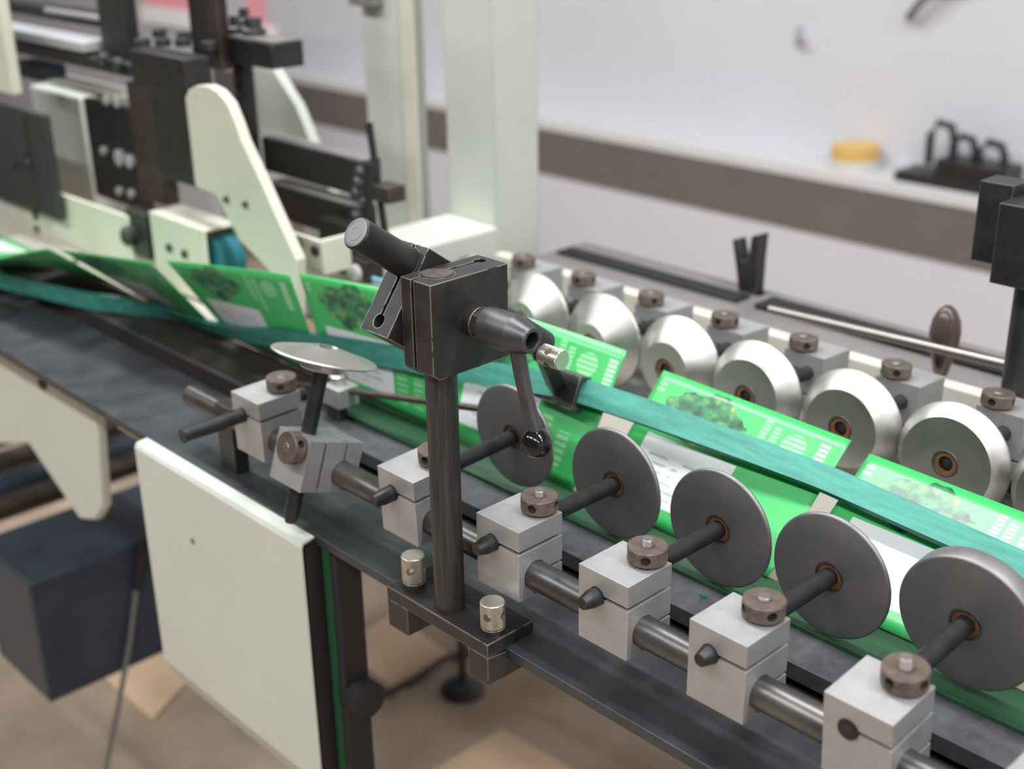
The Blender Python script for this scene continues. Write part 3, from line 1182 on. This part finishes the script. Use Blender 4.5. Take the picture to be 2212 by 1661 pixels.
foot_a, foot_b = SM @ Vector((RODX, RODU, -143)), bcn + nn * 6.0
foot_b.x = -224
cyl(b2, foot_a, foot_b, 7.5, 8.5, seg=4)
bmesh.ops.recalc_face_normals(b2, faces=b2.faces)
obj('shoe_arm', b2, BLACK, t, bev=0.8)
b = B()
ky, kz = 97.0, 76.0
knurl(b, (-168, ky, kz), (1, 0, 0), 7.6, 19, 80, 13, 0.34, 0.8)
c0 = Vector((-158.5, ky, kz))
dirs = [Vector((0, math.cos(a), math.sin(a))) for a in (2.25, 0.68, 3.82, 5.39)]
kn = obj('knurled_nut', cut(b, [CY(c0 + d * 3, c0 + d * 12, 2.7, 20) for d in dirs]), NICKEL, t, smooth=14)
b = B()
cyl(b, (-172, ky, kz), (-167, ky, kz), 6.5, seg=24)
obj('nut_stem', b, BLACK, kn)

# ------------------------------------------------------------------ far right: second clamp stand, rod, spindle, fork
t = thing('far_clamp_stand', 'black post with clamp blocks on the far side, cut by the right edge', 'clamp', (17.8, 441, -85))
b = B()
cyl(b, (17.8, 441, -85), (17.8, 441, 158), 10.2, seg=40, ch=0.5)
obj('post', b, POSTM, t)
b = B()
box(b, -24, 3, 424, 450, 103, 166)
obj('swivel_block', b, BLACK, t, bev=0.8)
b = B()
box(b, 3, 34, 404, 466, 95, 157)
obj('head_block', b, BLACK, t, bev=0.8)
b = B()
box(b, -5, 60, 432, 460, -85, -74)
obj('base_plate', b, BLACK, t, bev=0.6)
p0, p1 = at(1662, 668, y=470), at(2300, 816, y=470)
b = B()
cyl(b, p0, p1, 4.0, seg=20, ch=0.6)
single('bright_rod', b, ROD, 'bright slender metal rod passing behind the far black post', 'rod')
t = thing('spindle_handle', 'brown spindle-shaped handle standing upright behind the bright rod', 'handle', at(2030, 830, y=503))
q = at(2032, 800, y=503)
q2 = at(2032, 655, y=503)
hh = q2[2] - q[2]
b = B()
lathe(b, (q[0], 503, q[2]), (0, 0, 1), [(4, -8), (7, 0), (8.5, hh * .12), (13, hh * .45), (13.6, hh * .6), (12, hh * .78), (8, hh * .92), (3.5, hh * .99), (0, hh)], 28)
obj('grip', b, SPIN, t)
b = B()
cyl(b, (q[0], 503, -50), (q[0], 503, q[2]), 4, seg=14)
obj('spike', b, BLACK, t)
yk = 622
b = B()
pts = [at(px, py, y=yk) for px, py in ((1591, 515), (1603, 514), (1611, 562), (1625, 560), (1632, 508), (1652, 504), (1646, 560), (1640, 640), (1606, 642), (1599, 575))]
prism(b, [(q[0], q[2]) for q in pts], 'y', yk - 8, yk + 8)
t = thing('fork_bracket', 'black upright bracket with a forked top at the rear of the table', 'bracket', (pts[7][0], yk, -50))
obj('fork', b, BLACK, t, bev=1)
b = B()
box(b, pts[8][0] - 4, pts[7][0] + 6, yk - 8, yk + 8, -50, pts[8][2] + 4)
obj('stem', b, MID, t, bev=1, label='grey stem')
b = B()
box(b, -640, XR, 500.5, 640, -93, -50)
single('rear_shelf', b, MID, 'grey plate between the cream side rail and the black rear strips', 'plate', bev=0.6)
qa, qb = at(1212, 540, z=-47), at(1590, 650, z=-47)
b = B()
box(b, qa[0], qb[0], 578, 604, -50, -46)  # near-black strip laid along the rear plate
single('rear_strip', b, DEEPBLACK, 'black strip along the rear of the table, left of the forked bracket', 'bar', bev=1)
b = B()
box(b, qb[0] + 24, XR, 578, 612, -50, -44)  # second near-black strip, past the fork
single('rear_strip', b, DEEPBLACK, 'black strip along the rear of the table, right of the forked bracket', 'bar', bev=1)

# ------------------------------------------------------------------ frame and heads at the upper left
t = thing('frame_column', 'wide cream steel column in the middle, standing behind the clamp head', 'column', (-715, 560, -85))
b = B()
box(b, -760, -674, 520, 594, -84.9, 1500)
obj('box_section', b, CREAMG, t, bev=3)
t = thing('frame_column', 'narrower cream steel column left of the wide one', 'column', (-880, 545, -85))
b = B()
box(b, -917, -842, 520, 560, -84.9, 1500)
obj('box_section', b, CREAMG, t, bev=3)
b = B()
box(b, -842, -818, 520, 526, -84.9, 1500)
obj('edge_flange', b, CREAM, t, bev=1)
b = B()
box(b, -760, -668, 300, 519, -84.8, -12)
single('cream_cross_beam', b, CREAMG, 'cream box beam lying across the machine at the foot of the columns', 'beam', bev=3)
t = thing('column_bracket', 'small dark fixture at the top edge beside the narrower cream column', 'bracket', at(800, 5, y=515))
q = at(800, 5, y=512)
b = B()
box(b, q[0] - 30, q[0] + 16, 500, 520, q[2] - 4, q[2] + 40)
obj('block', b, MID, t, bev=2)


def plate(name, label, cat, pts, y, th, m, bev=1.0, part='plate'):
    q = [at(px, py, y=y) for px, py in pts]
    zz = [(c[0], c[2]) for c in q]
    t = thing(name, label, cat, (sum(a for a, _ in zz) / len(zz), y, min(c for _, c in zz)))
    b = B()
    prism(b, zz, 'y', y, y + th)
    obj(part, b, m, t, bev=bev, smooth=30)
    return t


def fbox(parent, name, px0, py0, px1, py1, y, depth, m, bev=1.0, label=None):
    """box whose near face has its upper left and lower right corners on those sight lines"""
    a, c = at(px0, py0, y=y), at(px1, py1, y=y)
    pm = min(1661, max(60, (py0 + py1) / 2))
    xa, xc = at(px0, pm, y=y)[0], at(px1, pm, y=y)[0]
    b = B()
    box(b, xa, xc, y, y + depth, min(a[2], c[2]), max(a[2], c[2]))
    return obj(name, b, m, parent, bev=bev, label=label)


def screw(parent, px, py, y, r, m=None, h=4):
    q = at(px, py, y=y)
    b = B()
    lathe(b, q, (0, -1, 0), [(r, 0), (r, h * .8), (r * .8, h), (0, h)], 16)
    return obj('screw', b, m or BLACK, parent)


t = plate('plough_plate', 'curved cream plough plate whose pointed tip reaches down between two cartons', 'plate',
          ((400, 212), (408, 194), (425, 185), (447, 185), (468, 196), (490, 222), (507, 262), (522, 305), (560, 385), (600, 475), (640, 562), (640, 690), (615, 648), (585, 590), (558, 560), (520, 522), (496, 480), (478, 440), (465, 420), (422, 402)), 200, 12, CREAM)
for px, py in ((491, 430), (532, 441)):
    screw(t, px, py, 200, 3.5)
t = plate('plough_plate', 'cream plough plate in the rear, half hidden behind the black arms', 'plate',
          ((545, 140), (590, 150), (640, 230), (668, 300), (715, 420), (730, 470), (690, 470), (600, 300), (545, 300)), 420, 14, CREAMG)
t = plate('side_plate', 'long cream plate behind the leftmost cartons, single screw in it', 'plate',
          ((-200, 300), (128, 418), (275, 468), (292, 580), (-200, 560)), 190, 5, CREAM)
screw(t, 82, 494, 190, 5)
t = thing('belt_housing', 'cream box housing with a teal belt loop showing in its open end', 'housing', (-835, 205, -58))
a, c = at(322, 462, y=188), at(440, 498, y=188)
b = B()
prism(b, [(188, -57), (188, c[2]), (232, c[2]), (232, -57), (229, -57), (229, c[2] - 3), (191, c[2] - 3), (191, -57)], 'x', a[0], c[0])
obj('cover', b, CREAM, t, bev=0.8)
for px, py in ((368, 535), (401, 548)):
    screw(t, px, py, 188, 5)
b = B()
lathe(b, (c[0] - 6, 211, c[2] - 38), (0, 1, 0), [(26, -14), (26, 14)], 36)
obj('belt_loop', b, mat('blue_teal_loop', (0.02, 0.16, 0.20), 0.35), t, label='shiny blue teal belt loop')
b = B()
box(b, a[0], c[0] + 30, 192, 228, -84, -58)
obj('inner_frame', b, DEEPBLACK, t)
t = thing('hinge_post', 'small black hinge post with a round bolt, left of the cream belt housing', 'bracket', at(295, 560, y=192))
fbox(t, 'body', 276, 452, 318, 560, 192, 16, BLACK)
q = at(287, 508, y=192)
b = B()
lathe(b, (q[0], 192, q[2]), (0, -1, 0), [(12, 0), (12, 9), (9, 12), (0, 12)], 24)
obj('round_bolt', b, BLACK, t)
t = thing('cream_bracket', 'small cream angle bracket with two bolts right of the plough plate', 'bracket', (-650, 240, -10))
fbox(t, 'face', 600, 492, 708, 590, 235, 5, CREAM)
a, c = at(600, 490, y=235), at(712, 590, y=235)
b = B()
box(b, c[0] - 3, c[0] + 3, 228, 262, c[2], at(708, 522, y=235)[2] + 3)
obj('flange', b, CREAM, t, bev=1)
for px, py in ((648, 524), (683, 540)):
    screw(t, px, py, 235, 6)
q0, q1 = at(652, 430, y=424), at(688, 470, y=424)
b = B()
box(b, q0[0], q1[0], 424, 434, -85, q1[2])
obj('stem', b, CREAMG, bpy.data.objects['plough_plate.001'])
# black tool heads
t = thing('tool_head', 'big black tool block with screws on top and a long black bar below', 'tool', (-860, 220, 60))
a = at(272, 108, y=205)
c = at(400, 142, y=205)
b = B()
box(b, a[0] + 6, c[0] - 2, 205, 236, 166, 206)
obj('block', b, BLACK, t, bev=1.5)
fbox(t, 'vertical_bar', 335, 190, 412, 402, 205, 30, BLACK, 1.5)
fbox(t, 'brown_slide', 288, 180, 342, 440, 240, 20, DARKBR, 1.5, label='brown tarnished slide')
for i, (px, py) in enumerate(((308, 92), (352, 92), (395, 92), (345, 72), (398, 78), (452, 98))):
    q = at(px, py, z=208)
    b = B()
    lathe(b, (q[0], q[1], 204), (0, 0, 1), [(9, 0), (9, 8), (6, 9), (0, 9)], 16)
    obj('cap_screw', b, GUN, t)
for px, py in ((228, 126), (260, 138)):
    screw(t, px, py, 226, 8, GUN, 8)
t = thing('cross_slide', 'horizontal black beam with a pale top strip running into the top left corner', 'beam', (-1150, 240, 150))
fbox(t, 'beam', -140, 55, 300, 172, 228, 40, BLACK, 1.5)
q0, q1 = at(10, 62, y=228), at(218, 92, y=228)
b = B()
box(b, -1500, -1085, 224, 262, 186, 198)
obj('strip', b, LIGHTG, t, bev=1, label='pale grey top strip')
fbox(t, 'upper_beam', -140, 0, 250, 38, 300, 30, BLACK, 1.5)
fbox(t, 'upper_strip', 100, 18, 225, 48, 292, 6, LIGHTG, 1)
t = thing('slide_post', 'black square post rising out of the top edge, left of the big tool block', 'post', (-1010, 262, 180))
fbox(t, 'post', 215, -260, 276, 150, 245, 14, BLACK, 1.5)
t = thing('slide_post', 'black square post rising out of the top edge, right of the big tool block', 'post', (-880, 300, 180))
fbox(t, 'post', 410, -260, 462, 150, 285, 20, BLACK, 1.5)
fbox(t, 'guide_strip', 450, -200, 470, 150, 281, 4, DARKBR, 0.5)
t = thing('arm_head', 'black square block with pale top and bolts, in front of the wall at upper left', 'tool', (-830, 320, 180))
a, c = at(490, 142, y=300), at(590, 150, y=300)
b = B()
box(b, a[0], c[0], 300, 342, 186, 214)
obj('block', b, BLACK, t, bev=1.5)
b = B()
box(b, a[0] + 3, c[0] - 3, 303, 339, 213.5, 215)  # thin paler layer over the top of the black block
obj('pale_top', b, MID, t, label='pale top face')
for px, py, r in ((528, 40, 9), (548, 62, 14), (508, 58, 9)):
    q = at(px, py, z=222)
    b = B()
    lathe(b, (q[0], q[1], 214), (0, 0, 1), [(r, 0), (r, 7), (r * .7, 9), (r * .7, 20), (0, 20)], 18)
    obj('bolt', b, GUN, t)
q = at(525, 150, y=325)
b = B()
cyl(b, (q[0], 325, 188), (q[0], 325, 40), 12, seg=28)
obj('column', b, BLACK, t)
q = at(535, 300, y=318)
b = B()
lathe(b, (q[0], 310, q[2]), (0, -1, 0), [(11, 0), (11, 10), (8, 13), (0, 13)], 20)
obj('end_bolt', b, LIGHTG, t)
for yy, p, lab in ((330, (548, 292, 785, 405), 'upper black arm reaching right in front of the rear plough plate'),
                   (318, (555, 388, 775, 500), 'lower black arm reaching right above the cream angle bracket')):
    t = thing('swing_arm', lab, 'arm', at(p[0], p[3], y=yy))
    a, c = at(p[0], p[1], y=yy), at(p[2], p[3], y=yy)
    zt = a[2]
    b = B()
    box(b, a[0] + 16, c[0], yy, yy + 26, zt - 40, zt)
    obj('bar', b, BLACK, t, bev=1.5)
    b = B()
    box(b, a[0] + 18, c[0] - 2, yy + 2, yy + 24, zt - 0.3, zt + 0.8)  # thin grey layer over the upper side of the black arm
    obj('top_face', b, MID, t, label='grey top face')
    for k in range(3):
        q = at(p[2] - 8, p[1] + 80 + 22 * k, y=yy - 4)
        b = B()
        lathe(b, (q[0], yy, q[2]), (0, -1, 0), [(7, 0), (7, 6 + 3 * k), (5, 8 + 3 * k), (0, 8 + 3 * k)], 14)
        obj('end_screw', b, GUN, t)
for (pa, pb, r, y, lab) in (((797, 265), (832, 505), 4.0, 330, 'thin black rod leaning upright beside the arm ends, taller one'),
                            ((797, 352), (795, 610), 5.0, 300, 'shorter black upright rod beside the arm ends')):
    b = B()
    cyl(b, at(*pa, y=y), at(*pb, y=y), r, seg=14)
    single('upright_rod', b, BLACKROD, lab, 'rod')
t = thing('guide_cluster', 'cluster of dark brackets and rods behind the green carton top, left of the clamp head', 'bracket', (-600, 290, -20))
fbox(t, 'block', 690, 470, 760, 560, 300, 30, BLACK)
fbox(t, 'lower_block', 722, 545, 790, 610, 290, 24, DARKBR)
fbox(t, 'cross_block', 800, 398, 838, 442, 320, 24, DARKBR)
q = at(770, 590, y=280)
b = B()
lathe(b, (q[0], 280, q[2]), (0, -1, 0), [(10, 0), (10, 6), (6, 9), (0, 9)], 18)
obj('roller', b, LIGHTG, t)
fbox(t, 'blue_tag', 802, 598, 828, 616, 262, 4, mat('blue_tape', (0.15, 0.42, 0.60), 0.5), label='small light blue tag')
# left edge machinery
t = thing('left_slide', 'dark slide plate hanging in front of the cream column at the left edge', 'plate', (-1200, 178, -30))
fbox(t, 'plate', -80, 200, 108, 470, 178, 8, mat('dark_grey_slide', (0.050, 0.050, 0.050), 0.45, 0.3), 1.5)
for px, py in ((32, 352), (50, 350), (62, 352)):
    screw(t, px, py, 176, 5, GUN)
b = B()
q0, q1 = at(42, 250, y=176), at(42, 460, y=176)
box(b, q0[0] - 5, q0[0] + 5, 174, 178, q1[2], q0[2])
obj('slot_bar', b, BLACK, t)
t = thing('cream_post', 'tall cream post in the background behind the dark slide plate', 'post', (-1190, 290, -40))
fbox(t, 'post', 90, 190, 192, 520, 275, 50, CREAMG, 3)
fbox(t, 'cross_tie', 60, 165, 290, 215, 300, 40, CREAM, 3)
t = thing('dark_box', 'black control box with pale screws between cream post and brown slide', 'box', (-1040, 262, 30))
fbox(t, 'box', 195, 215, 302, 455, 262, 12, BLACK, 2)
for px, py, r in ((228, 325, 6), (262, 340, 11), (285, 348, 9), (262, 412, 6), (288, 418, 6), (235, 215, 7), (258, 218, 8)):
    screw(t, px, py, 261, r, LIGHTG, 6)
t = thing('edge_post', 'pale cream post cut by the left edge of the picture', 'post', (-1400, 170, 80))
fbox(t, 'post', -90, -200, 4, 200, 165, 14, CREAM, 2)
t = thing('dark_bracket', 'blue black bracket behind the pale post at the left edge', 'bracket', (-1330, 240, 120))
fbox(t, 'block', 20, 132, 80, 175, 225, 40, BLUEBLK, 2)
# pink stacks far behind
for px0, px1, py0, py1, yy, lab in ((300, 405, -120, 16, 1500, 'pink paper stack far behind between the two black posts'), (520, 552, -120, 50, 1520, 'pink paper stack edge above the black square block')):
    a, c = at(px0, py0, y=yy), at(px1, py1, y=yy)
    t = thing('paper_stack', lab, 'paper', ((a[0] + c[0]) / 2, yy + 100, c[2] - 60))
    b = B()
    box(b, a[0], c[0], yy, yy + 40, c[2] - 10, a[2])
    obj('sheets', b, PINK, t)
    b = B()
    box(b, a[0] - 20, c[0] + 30, yy - 10, yy + 50, c[2] - 60, c[2] - 10)
    obj('pallet', b, WHITE, t)
    b = B()
    box(b, a[0] - 10, c[0] + 20, yy, yy + 45, ZF, c[2] - 60)
    obj('trolley', b, LIGHTG, t)
